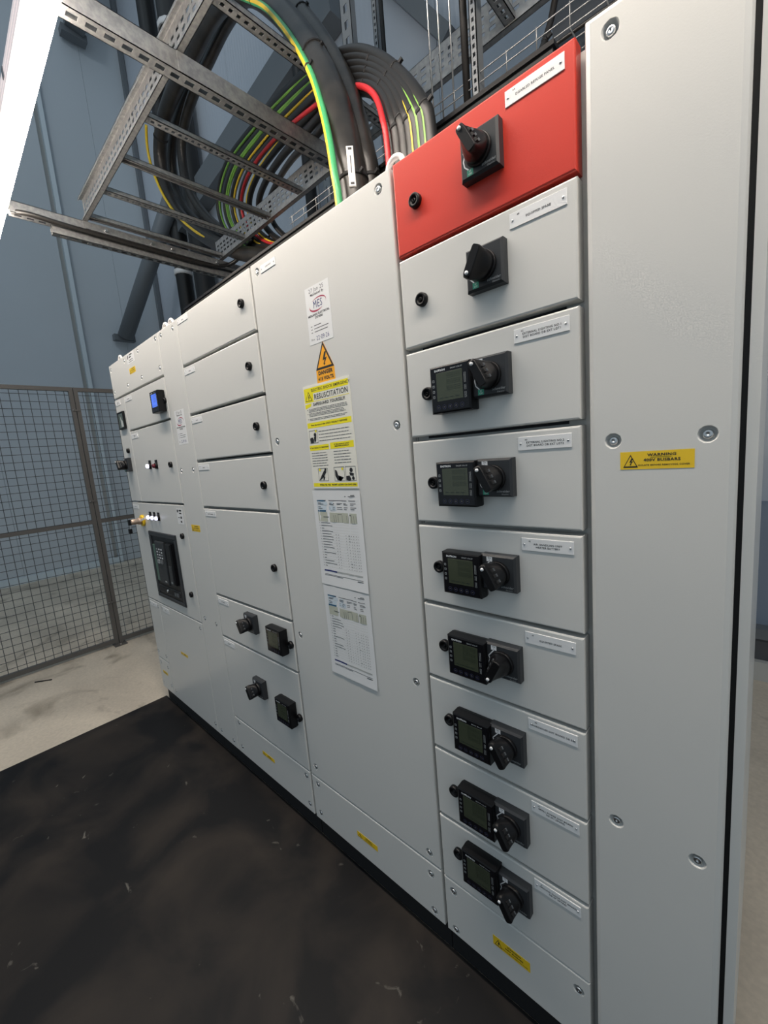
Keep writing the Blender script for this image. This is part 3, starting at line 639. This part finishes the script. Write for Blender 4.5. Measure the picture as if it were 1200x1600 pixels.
# taped test sheets (slightly curled paper)
def test_sheet(x0, x1, z0, z1, label, curl):
    t = thing('test_sheet', label, 'paper', ((x0 + x1) / 2, 0, z0), 'schedule sheets on the tall blank door')
    w = x1 - x0; h = z1 - z0; N = 12; M = 8
    def yy(u, v):                                                # u across, v down
        return -0.0009 - curl * (0.010 * max(0, v - 0.72) ** 2 * (1 + u) + 0.0022 * math.sin(3.0 * PI * u + 0.6) ** 2 * (1 - 0.7 * v) + 0.004 * max(0, 0.18 - v) * math.sin(PI * u * 2.2) ** 2)
    P = lambda u, v, d=0.0: (x0 + w * u, yy(u, v) - d, z1 - h * v)
    mb = MB()
    mb.add([P(i / M, j / N) for j in range(N + 1) for i in range(M + 1)] + [(p[0], p[1] + 0.0004, p[2]) for p in [P(i / M, j / N) for j in range(N + 1) for i in range(M + 1)]],
           [(j * (M + 1) + i, j * (M + 1) + i + 1, (j + 1) * (M + 1) + i + 1, (j + 1) * (M + 1) + i) for j in range(N) for i in range(M)], PAPER, True)
    obj('sheet', mb, t)
    mb = MB()
    def strip(u0, u1, v0, v1, m, d=0.0003):
        n = max(1, int((u1 - u0) * 10))
        for k in range(n):
            a = u0 + (u1 - u0) * k / n; b = u0 + (u1 - u0) * (k + 1) / n
            mb.add([P(a, v1, d), P(b, v1, d), P(b, v0, d), P(a, v0, d)], [(0, 1, 2, 3)], m)
    strip(.70, .92, .055, .062, INKG); strip(.82, .90, .044, .050, INK)
    strip(.10, .92, .098, .104, INKG); strip(.10, .29, .098, .112, INKB); strip(.10, .45, .114, .150, INKL); strip(.10, .50, .158, .200, INKL)
    strip(.10, .27, .202, .220, INKB)
    for v in (.125, .137, .165, .182): 
        for u in (.12, .36, .52, .66, .80): strip(u, u + random.uniform(.05, .12), v, v + .006, INKG, .0005)
    strip(.10, .92, .222, .320, INKT)
    for u in (.44, .48, .52, .60, .70, .74, .80, .84, .88): strip(u, u + .005, .245, .318, INKG, .0005)
    strip(.20, .32, .268, .275, INKG, .0005); strip(.52, .60, .235, .241, INKG, .0005); strip(.66, .80, .238, .246, INKG, .0005)
    v = .330
    for r in range(17):
        strip(.105, .115, v, v + .006, INKG); L = random.choice((.04, .05, .20, .26, .24))
        strip(.14, .14 + L, v, v + .006, INKG)
        if r > 3:
            for u in (.44, .49, .54, .59, .64, .70, .76, .80, .85, .885): strip(u, u + random.choice((.010, .012, .035 if u == .70 else .012)), v, v + .006, INKG)
        strip(.10, .92, v + .012, v + .0132, INKT); v += .0285
    strip(.10, .38, .835, .852, INKN); strip(.38, .92, .835, .852, mat('pale_grey_ink', (0.42, 0.43, 0.42), .5) if 'pale_grey_ink' not in bpy.data.materials else bpy.data.materials['pale_grey_ink'])
    strip(.10, .92, .882, .887, INKG); strip(.10, .50, .893, .898, INKG); strip(.80, .92, .897, .905, INK)
    obj('printed_table', mb, t)
    return t
test_sheet(-1.038, -0.826, 1.068, 1.3655, 'upper printed schedule sheet, directly under the resuscitation notice', 1.5)
test_sheet(-1.035, -0.827, 0.767, 1.064, 'lower printed schedule sheet on the tall blank door', 1.3)

# small white labels at the far left cabinet
def small_label(x0, x1, z0, z1, label, rows):
    t = thing('white_label', label, 'label', (x0, 0, z0)); w = x1 - x0; h = z1 - z0
    obj('backing', MB().box(x0, x1, -0.0006, -0.0001, z0, z1, PAPER), t); mb = MB()
    for a, b, c, d in rows: rect(mb, x0 + w * a, x0 + w * b, z0 + h * c, z0 + h * d, -0.0008, INK)
    obj('lettering', mb, t)
small_label(-2.492, -2.382, 2.028, 2.077, 'white label with a logo at the top edge of the far left cabinet', [(.10, .2, .5, .9), (.35, .75, .78, .9), (.30, .6, .55, .68), (.25, .8, .3, .36), (.2, .85, .12, .17)])
small_label(-2.146, -2.076, 1.198, 1.276, 'white label with black marks beside the three lit indicator lamps', [(.08, .3, .75, .92), (.42, .85, .82, .92), (.42, .8, .66, .74), (.55, .8, .36, .5), (.5, .75, .1, .22), (.2, .4, .4, .45)])

# ------------------------------------------------------------------ black trunking on the cabinet roof
t = thing('roof_trunking', 'long black trunking running along the cabinet roofs behind the front edge', 'trunking', (-1.5, 0.5, 2.076))
obj('duct_body', MB().box(-2.74, -0.446, 0.46, 0.68, 2.0865, 2.452, BLACKM), t); obj('lid', MB().box(-2.75, -0.440, 0.452, 0.69, 2.452, 2.464, BLACK), t)

# ------------------------------------------------------------------ cable ladder
def slotted(mb, a, b, w, hgt, m, hole, L=0.028, pitch=0.05, depth=0.004, sw=0.013):
    """channel from a to b (horizontal), closed face down, with a row of recessed slots"""
    a = Vector(a); b = Vector(b); d = (b - a).normalized(); sd = d.cross(Vector((0, 0, 1))).normalized(); T = 0.0025
    n = int((b - a).length / pitch)
    def bar2(p, q, o0, o1, z0, z1, mm):
        c = [p + sd * o0, p + sd * o1, q + sd * o1, q + sd * o0]
        mb.rings([[Vector((k.x, k.y, p.z + z0)) for k in c], [Vector((k.x, k.y, p.z + z1)) for k in c]], mm, smooth=False)
    bar2(a, b, -w / 2, -w / 2 + T, 0, hgt, m); bar2(a, b, w / 2 - T, w / 2, 0, hgt, m)
    bar2(a, b, -w / 2, -sw / 2, 0, T, m); bar2(a, b, sw / 2, w / 2, 0, T, m)
    for s0, s1 in ((-w / 2, -w / 2 + .010), (w / 2 - .010, w / 2)): bar2(a, b, s0, s1, hgt - T, hgt, m)
    off = ((b - a).length - n * pitch) / 2
    edges = [a] + [a + d * (off + pitch * (i + .5) + s_ * L / 2) for i in range(n) for s_ in (-1, 1)] + [b]
    for i in range(0, len(edges), 2): bar2(edges[i], edges[i + 1], -sw / 2, sw / 2, 0, T, m)
    return mb
ld = thing('cable_ladder', 'galvanised cable ladder spanning above the cabinets', 'cable ladder', (-1.2, 0.43, 2.9))
def rail(y, s):                                                   # C-section, flanges outward (s = outward sign), pierced web
    mb = MB(); x0, x1 = -2.93, 1.0; T = 0.002; H = 0.125; zb = 2.9
    a, b = sorted((y, y + s * 0.024)); mb.box(x0, x1, a, b, zb, zb + T, GALV); mb.box(x0, x1, a, b, zb + H - T, zb + H, GALV)
    a, b = sorted((y + s * 0.022, y + s * 0.024)); mb.box(x0, x1, a, b, zb, zb + 0.012, GALV); mb.box(x0, x1, a, b, zb + H - 0.012, zb + H, GALV)
    a, b = sorted((y, y + s * T)); zs = [(0, .030), (.042, .056), (.068, .082), (.094, H)]
    for p, q in zs: mb.box(x0, x1, a, b, zb + p, zb + q, GALV)
    for r_, (p, q) in enumerate(((.030, .042), (.056, .068), (.082, .094))):
        x = x0
        while x < x1 - .05: mb.box(x, x + (.020 if r_ < 3 else .05), a, b, zb + p, zb + q, GALV); x += 0.044
    return mb
obj('side_rail', rail(0.045, -1), ld); obj('side_rail', rail(0.828, 1), ld)
k = 0; x = -2.87
xs = [-2.87, -2.565, -2.26, -1.945, -1.64, -1.325, -0.72, -0.42, -0.12, 0.18, 0.48]   # one rung is cut out where the cables rise
for i, x in enumerate(xs):
    mb = MB()
    if i % 2 == (i < 6): slotted(mb, (x, 0.047, 2.905), (x, 0.826, 2.905), 0.040, 0.022, GALV, BLACKM, L=0.014, pitch=0.028)
    else:
        mb.box(x - .020, x - .018, .047, .826, 2.905, 2.927, GALV).box(x + .018, x + .020, .047, .826, 2.905, 2.927, GALV).box(x - .020, x + .020, .047, .826, 2.925, 2.927, GALVD).box(x - .020, x - .011, .047, .826, 2.905, 2.907, GALV).box(x + .011, x + .020, .047, .826, 2.905, 2.907, GALV)
    obj('rung', mb, ld)
def strut(name, label, x, y0, y1, z, w=0.052, h=0.066):
    t = thing(name, label, 'channel', (x, y0, z), 'slotted channels under the ladder'); obj('channel', slotted(MB(), (x, y0, z), (x, y1, z), w, h, GALV, BLACKM, L=0.030, sw=0.018), t)
    return t
s1 = strut('support_channel', 'slotted steel channel crossing under the middle of the cable ladder', -1.585, -0.318, 1.10, 2.832)
obj('splice_plate', MB().box(-1.559, -1.5565, 0.02, 0.40, 2.834, 2.897, GALV), s1)
s0 = strut('support_channel', 'steel channel at the far left ladder end, with a thin black cable along it', -2.925, -0.300, 1.02, 2.840, h=0.058)
obj('angle_plate', MB().box(-2.898, -2.895, 0.02, 0.95, 2.842, 2.897, GALV).box(-2.898, -2.86, 0.02, 0.95, 2.842, 2.845, GALV), s0)
for yv in (0.13, 0.38, 0.50, 0.80): obj('bolt', MB().tube([(-2.896, yv, 2.875), (-2.884, yv, 2.875)], 0.009, STEEL, 6), s0)
s2 = strut('lower_channel', 'short slotted channel bolted below the channel at the far left ladder end', -2.925, -0.13, 1.02, 2.792, 0.041, 0.041)
mb = MB().tube(spline([(-2.922, -0.292, 2.852), (-2.888, -0.22, 2.846), (-2.880, -0.05, 2.836), (-2.882, 0.4, 2.833), (-2.876, 0.75, 2.836), (-2.83, 0.90, 2.88), (-2.6, 0.92, 2.95)]), 0.013, CABLE, 8)
tag(obj('lamp_cable', mb), 'thin black cable clipped along the far left channel from the light fitting', 'cable')

# ------------------------------------------------------------------ light fitting
DIFFS = mat('lit_side_lens', (0.8, 0.75, 0.75), 0.35, emit=(1.0, 0.85, 0.82), estr=0.5)
_dp = [(-0.330, 2.838), (-0.326, 2.822), (-0.326, 2.795), (-0.333, 2.780), (-0.348, 2.772), (-0.388, 2.772), (-0.403, 2.780)]
def batten(XL0, XL1, label):
    t = thing('batten_light', label, 'light fitting', ((XL0 + XL1) / 2, -0.36, 2.77), 'batten lights in a row')
    obj('housing', MB().rings([[(x, -0.408, 2.838), (x, -0.330, 2.838), (x, -0.336, 2.858), (x, -0.402, 2.858)] for x in (XL0, XL1)], HOUSE, smooth=False), t)
    obj('diffuser', MB().rings([[(x, -0.369 + (p[0] + 0.369) * k_, 2.838 + (p[1] - 2.838) * k_) for p in _dp + [(-0.404, 2.838)]] for x, k_ in ((XL0 + .002, .7), (XL0 + .014, 1), (XL1 - .014, 1), (XL1 - .002, .7))], DIFF), t)
    for q in range(6): obj('side_lens', MB().box(XL0 + .014, XL1 - .014, -0.4115 + 0.001 * (q % 2), -0.4035, 2.782 + 0.0092 * q, 2.782 + 0.0092 * (q + 1), DIFFS), t)
    return t
batten(-1.04, 1.10, 'second batten light of the row, over the right end of the cabinets, added out of view for its light')  # unseen batten added to light the right-hand cabinets
t = batten(-3.16, -1.06, 'lit white batten light at the upper left edge, over the front of the cabinets')
obj('connector', MB().tube([(-2.925, -0.327, 2.850), (-2.922, -0.295, 2.850)], 0.012, HOUSE, 10), t)
obj('latch', MB().box(-1.93, -1.91, -0.4145, -0.4118, 2.80, 2.83, GALVD), t)

# ------------------------------------------------------------------ cables
P_A= [(-1.036,0.3,2.326),(-1.045,0.3,2.416),(-1.081,0.32,2.538),(-1.135,0.34,2.674),(-1.235,0.38,2.852),(-1.396,0.44,3.091),(-1.59,0.5,3.341),(-1.851,0.57,3.623),(-2.147,0.63,3.834),(-2.42,0.68,3.944),(-2.714,0.72,3.991),(-3.087,0.76,4.034),(-3.381,0.79,4.011),(-3.577,0.82,3.907),(-3.635,0.85,3.717),(-3.525,0.88,3.47),(-3.201,0.9,3.186),(-2.742,0.9,2.907),(-2.341,0.9,2.737)]
P_A2= [(-1.016,0.36,2.368),(-1.026,0.36,2.451),(-1.065,0.38,2.567),(-1.125,0.41,2.713),(-1.223,0.45,2.892),(-1.379,0.51,3.132),(-1.578,0.58,3.398),(-1.845,0.66,3.684),(-2.132,0.73,3.886),(-2.42,0.79,3.994),(-2.713,0.84,4.039),(-3.026,0.87,4.035),(-3.282,0.9,3.987),(-3.424,0.92,3.873),(-3.442,0.94,3.663),(-3.292,0.95,3.419),(-3.02,0.96,3.169),(-2.629,0.96,2.924),(-2.302,0.95,2.773)]
P_A3= [(-1.108,0.4,2.406),(-1.129,0.41,2.523),(-1.172,0.43,2.657),(-1.246,0.46,2.818),(-1.369,0.51,3.026),(-1.54,0.57,3.284),(-1.758,0.64,3.567),(-2.016,0.71,3.821),(-2.307,0.77,3.985),(-2.601,0.82,4.062),(-2.912,0.86,4.09),(-3.252,0.89,4.093),(-3.505,0.92,4.048),(-3.681,0.95,3.942),(-3.726,0.98,3.757),(-3.56,1.0,3.499),(-3.195,1.0,3.204),(-2.779,1.0,2.948),(-2.408,1.0,2.794)]
P_G= [(-1.031,0.22,2.264),(-1.04,0.22,2.345),(-1.07,0.24,2.46),(-1.131,0.28,2.604),(-1.196,0.31,2.751),(-1.294,0.35,2.912),(-1.411,0.39,3.082),(-1.59,0.45,3.31),(-1.762,0.5,3.487),(-1.94,0.56,3.668)]
P_G2= [(-3.52,0.72,4.032),(-3.627,0.75,3.947),(-3.664,0.78,3.82),(-3.605,0.81,3.619),(-3.449,0.84,3.402),(-3.171,0.86,3.172),(-2.862,0.88,2.996),(-2.518,0.88,2.821)]
P_O= [(-0.758,0.35,2.381),(-0.78,0.35,2.459),(-0.864,0.38,2.591),(-0.992,0.42,2.747),(-1.174,0.48,2.909),(-1.465,0.57,3.083),(-1.821,0.67,3.229),(-2.221,0.76,3.341),(-2.648,0.83,3.395),(-2.901,0.88,3.314),(-2.943,0.92,3.157),(-2.772,0.95,2.974),(-2.409,0.95,2.782)]
P_I= [(-0.907,0.35,2.388),(-0.918,0.35,2.484),(-0.967,0.38,2.588),(-1.054,0.42,2.682),(-1.176,0.48,2.767),(-1.356,0.57,2.856),(-1.618,0.67,2.941),(-1.91,0.76,3.025),(-2.166,0.83,3.044),(-2.319,0.88,3.024),(-2.343,0.92,2.938),(-2.255,0.95,2.831),(-2.076,0.95,2.734)]
def cable(P, r, m, label, name='power_cable', group=None, n=12, ties=(), seg=None, drop=None, land=False):
    P = [Vector(p) for p in P]
    if drop is not None: P = [Vector((P[0].x + 0.004, P[0].y - 0.004, drop))] + P
    if land: e = P[-1]; P = P + [Vector((e.x + .30, .84, 2.50)), Vector((e.x + .42, .82, 2.25)), Vector((e.x + .43, .82, 2.08))]   # lands on the cabinet roof
    pts = spline(P, 6)
    o = obj(name, MB().tube(pts, r, m, n, seg=seg)); tag(o, label, 'cable', group)
    for q in ties:
        i = int(q * (len(pts) - 2)); d = (pts[i + 1] - pts[i]).normalized()
        obj('cable_tie', MB().tube([pts[i] - d * .005, pts[i] + d * .005], r * 1.07, BLACKM, n).bar(pts[i] + Vector((r, -r * .3, 0)), pts[i] + Vector((r + .014, -r * .3, .006)), .009, .009, BLACKM), o)
    return o
big = 'thick black cables looping from the tall-door cabinet'
c1 = cable(P_A, 0.048, CABLEB, 'thickest black cable bundle rising from behind the tall blank door, with a white tag', group=big, n=18, ties=(.06, .24, .62), drop=2.08, land=True)
tg = obj('cable_tag', MB().plate(-.011, .011, -.058, .058, -.004, .004, HOUSE, 0.002).box(-.006, .006, -.0043, -.0040, .046, .053, INK).box(-.006, .006, -.0043, -.0040, -.053, -.046, INK).box(-.002, .002, -.0043, -.0040, -.02, .03, INKG), c1, (-1.004, 0.262, 2.362), 'white tag'); tg.rotation_euler = (0, 0, PI / 4)
cable(P_A2, 0.034, CABLEB, 'thick black cable just right of the white-tagged bundle', group=big, n=16, ties=(.05, .3), drop=2.08, land=True)
cable(P_A3, 0.036, CABLE, 'thick black cable hidden behind the white-tagged bundle and dropping at the left', group=big, n=14, drop=2.08, land=True)
stripe = lambda j: EARTHY if j in (0, 1, 5, 6) else EARTHG
stripe2 = lambda j: EARTHY if j % 6 in (0, 1) else EARTHG
cable(P_G, 0.0125, EARTHG, 'green and yellow striped earth cable left of the white-tagged bundle', 'earth_cable', n=12, seg=stripe2, ties=(.55, .9), drop=2.08)
cable(P_G2, 0.010, EARTHY, 'yellow earth cable along the left edge of the black loop under the ladder', 'earth_cable', n=8, land=True)
def lerp(t, dy=0.0): return [Vector(a).lerp(Vector(b), t) + Vector((0, dy, 0)) for a, b in zip(P_O, P_I)]
loop = 'black cables looping behind the red door'
names = ['outermost', 'second', 'third', 'fourth', 'fifth', 'sixth', 'innermost']
for i, tt in enumerate((0.0, 0.155, 0.31, 0.47, 0.64, 0.82, 1.0)):
    cable(lerp(tt), 0.0185 if i < 6 else 0.016, CABLE, names[i] + ' black cable of the loop behind the red door' if names[i] in ('outermost', 'innermost') else names[i] + ' black cable, counted inward, of the loop behind the red door', group=loop, n=10, ties=(.12, .22, .75) if i % 2 == 0 else (.1, .27), drop=2.08, land=True)
for tt, r, m, lab, sg in ((0.075, .0065, LIMEG, 'thin green earth cable nearest the outside of the loop behind the red door', None), (0.225, .0075, LIMEG, 'lime green cable in the loop behind the red door', None),
                          (0.26, .0055, LIMEG, 'second green earth cable beside the lime green cable in the loop', None),
                          (0.385, .006, EARTHY, 'yellow earth cable between the green cables and the red cable in the loop', None), (0.56, .0095, CRED, 'red cable in the loop behind the red door', None),
                          (0.635, .006, EARTHY, 'yellow earth cable just inside the red cable in the loop', None)):
    if m is CRED: Q = [Vector(a).lerp(Vector(b), q) + Vector((0, -.02, 0)) for a, b, q in zip(P_O, P_I, (1.0, 1.0, 1.0, .97, .9, .75, .62, .56, .54, .54, .54, .56, .56))]
    else: Q = [p + Vector((0, d_, 0)) for p, d_ in zip(lerp(tt), (-.0105, -.0105, -.0095, -.009, -.008, -.008, -.010, -.013, -.015, -.016, -.016, -.016, -.014))]
    cable(Q, r, m, lab, 'red_cable' if m is CRED else 'earth_cable', n=8, drop=2.08, land=True)

# ------------------------------------------------------------------ risers, struts, rods behind
def vchannel(name, label, x, y, z0, z1, w=0.06, group=None):
    t = thing(name, label, 'channel', (x, y, z0), group); mb = MB(); T = .003
    mb.box(x - w / 2, x - w * .18, y, y + T, z0, z1, GALVD).box(x + w * .18, x + w / 2, y, y + T, z0, z1, GALVD).box(x - w / 2, x - w / 2 + T, y, y + .04, z0, z1, GALVD).box(x + w / 2 - T, x + w / 2, y, y + .04, z0, z1, GALVD)
    z = z0
    while z < z1: mb.box(x - w * .18, x + w * .18, y, y + T, z, min(z + w * .5, z1), GALVD); z += w
    obj('slotted_face', mb, t); return t
def vpipe(name, label, cat, x, y, r, z0, z1, m, group=None, clamps=()):
    t = thing(name, label, cat, (x, y, z0), group); obj('pipe', MB().tube([(x, y, z0), (x, y, z1)], r, m, 12), t)
    for z in clamps: obj('clamp', MB().tube([(x, y, z), (x, y, z + .07)], r * 1.12, HOUSE, 12), t, label='white clamp')
    return t
vpipe('riser_cable', 'left of two thick black riser cables on the back wall beyond the ladder', 'cable', -6.62, 2.28, 0.115, 0, HW, CABLE, None, (4.35,))
vpipe('riser_cable', 'right of two thick black riser cables on the back wall beyond the ladder', 'cable', -5.95, 2.26, 0.14, 0, HW, CABLE, None, (7.1,))
vchannel('riser_channel', 'slotted upright channel between the two thick riser cables', -6.29, 2.30, 0, HW, 0.18)
vchannel('upright_channel', 'wide upright steel channel behind the top of the cable loops', -1.842, 1.2, 2.2, 6.5, 0.080)
vchannel('upright_channel', 'narrow upright steel channel right of the cable loops', -1.675, 1.25, 2.2, 6.5, 0.030)
vpipe('upright_conduit', 'black upright conduit behind the right of the cable loops', 'pipe', -1.600, 1.22, 0.012, 2.2, 6.5, CABLE)
vchannel('upright_channel', 'upright steel channel behind the red door beside a black conduit', -0.790, 0.690, 2.47, 6, 0.026)
vpipe('upright_conduit', 'black upright conduit just left of the channel behind the red door', 'pipe', -0.832, 0.705, 0.013, 2.47, 6, CABLE)
for x, y, lab in ((-0.985, .72, 'leftmost thin threaded rod rising behind the red door'), (-0.955, .74, 'second thin threaded rod rising behind the red door'), (-0.90, .73, 'third thin threaded rod rising behind the red door, nearest the conduit')):
    vpipe('threaded_rod', lab, 'rod', x, y, 0.0035, 2.46, 6, STEEL, 'threaded rods')
vpipe('threaded_rod', 'thin threaded rod high behind the ladder, between the loops and the back wall', 'rod', -3.1, 2.0, 0.010, 2.0, 8, GALVD, 'threaded rods')
vpipe('upright_conduit', 'thick dark upright pipe on the back wall behind the cable loops', 'pipe', -3.55, 2.30, 0.06, 0, HW, CABLE)
vchannel('upright_channel', 'upright slotted channel on the back wall beyond the cable loops', -3.3, 2.30, 0, HW, 0.10)
# wire basket tray
t = thing('wire_basket_tray', 'galvanised wire basket tray behind the red door under the ladder', 'cable tray', (-0.7, 0.80, 2.66)); mb = MB()
for yv, zv in ((.70, 2.72), (.70, 2.69), (.70, 2.66), (.75, 2.66), (.80, 2.66), (.85, 2.66), (.90, 2.66), (.90, 2.69), (.90, 2.72)): mb.tube([(-1.9, yv, zv), (0.6, yv, zv)], 0.0022, GALV, 5, False)
x = -1.88
while x < 0.6: mb.tube([(x, .70, 2.725), (x, .70, 2.658), (x, .90, 2.658), (x, .90, 2.725)], 0.0022, GALV, 5, False); x += 0.1
obj('wire_mesh', mb, t, kind='stuff')
cable([(-1.8, .78, 2.676), (-1.2, .80, 2.678), (-0.9, .77, 2.680), (-0.75, .79, 2.69), (-0.64, .83, 2.74), (-0.60, .86, 2.83), (-0.55, .86, 2.96), (-0.4, .80, 3.06)], 0.011, CABLE, 'black cable lying in the wire basket tray and climbing to the ladder', n=8, ties=(.3, .5, .7))
cable([(-1.7, .74, 2.672), (-1.0, .75, 2.672), (-0.6, .74, 2.674), (0.3, .75, 2.672)], 0.006, CABLE, 'thin grey-black cable lying flat in the wire basket tray', n=8)
# ductwork at the right
t = thing('square_duct', 'dark grey square duct behind the red door at the top right', 'duct', (0.2, 1.3, 2.4)); obj('duct_body', MB().box(-0.746, 2.4, 1.3, 1.95, 2.55, 4.6, DUCTM), t); obj('flange', MB().box(-0.752, 2.4, 1.292, 1.96, 3.6, 3.63, DUCTM), t)
# diagonal braces
def brace(a, b, r, label, plate=None, square=False):
    t = thing('diagonal_brace', label, 'brace', a, 'diagonal steel braces'); d = (Vector(b) - Vector(a))
    obj('tube', MB().bar(a, b, r * (1.2 if abs(d.x) > abs(d.z) else 2), r * 2, TUBEP, up=(1, 0, 0)) if square else MB().tube([a, b], r, TUBEP, 16), t)
    if plate: obj('end_plate', MB().box(-8.0, a[0] - r * .3, a[1] - r * 1.35, a[1] + r * 1.35, a[2] - r * .5, a[2] + r * .3, TUBEP) if plate == 'l' else MB(), t)
    return t
brace((-7.86, 1.74, 3.70), (-6.25, 2.22, 5.48), 0.115, 'grey tube brace rising from the left wall, its foot above the far left cabinet', 'l')
brace((-7.0, 2.335, 5.02), (-3.0, 2.335, 5.5), 0.16, 'dark flat brace crossing the back wall behind the loops', None, True)
brace((-7.82, 1.72, 8.05), (-7.6, 2.15, 10.6), 0.12, 'grey brace stub high on the left wall beside the light fitting', 'l', True)
brace((-2.6, 2.36, 5.48), (-1.87, 2.36, 4.48), 0.055, 'thin diagonal brace on the back wall above the red door', None, True)
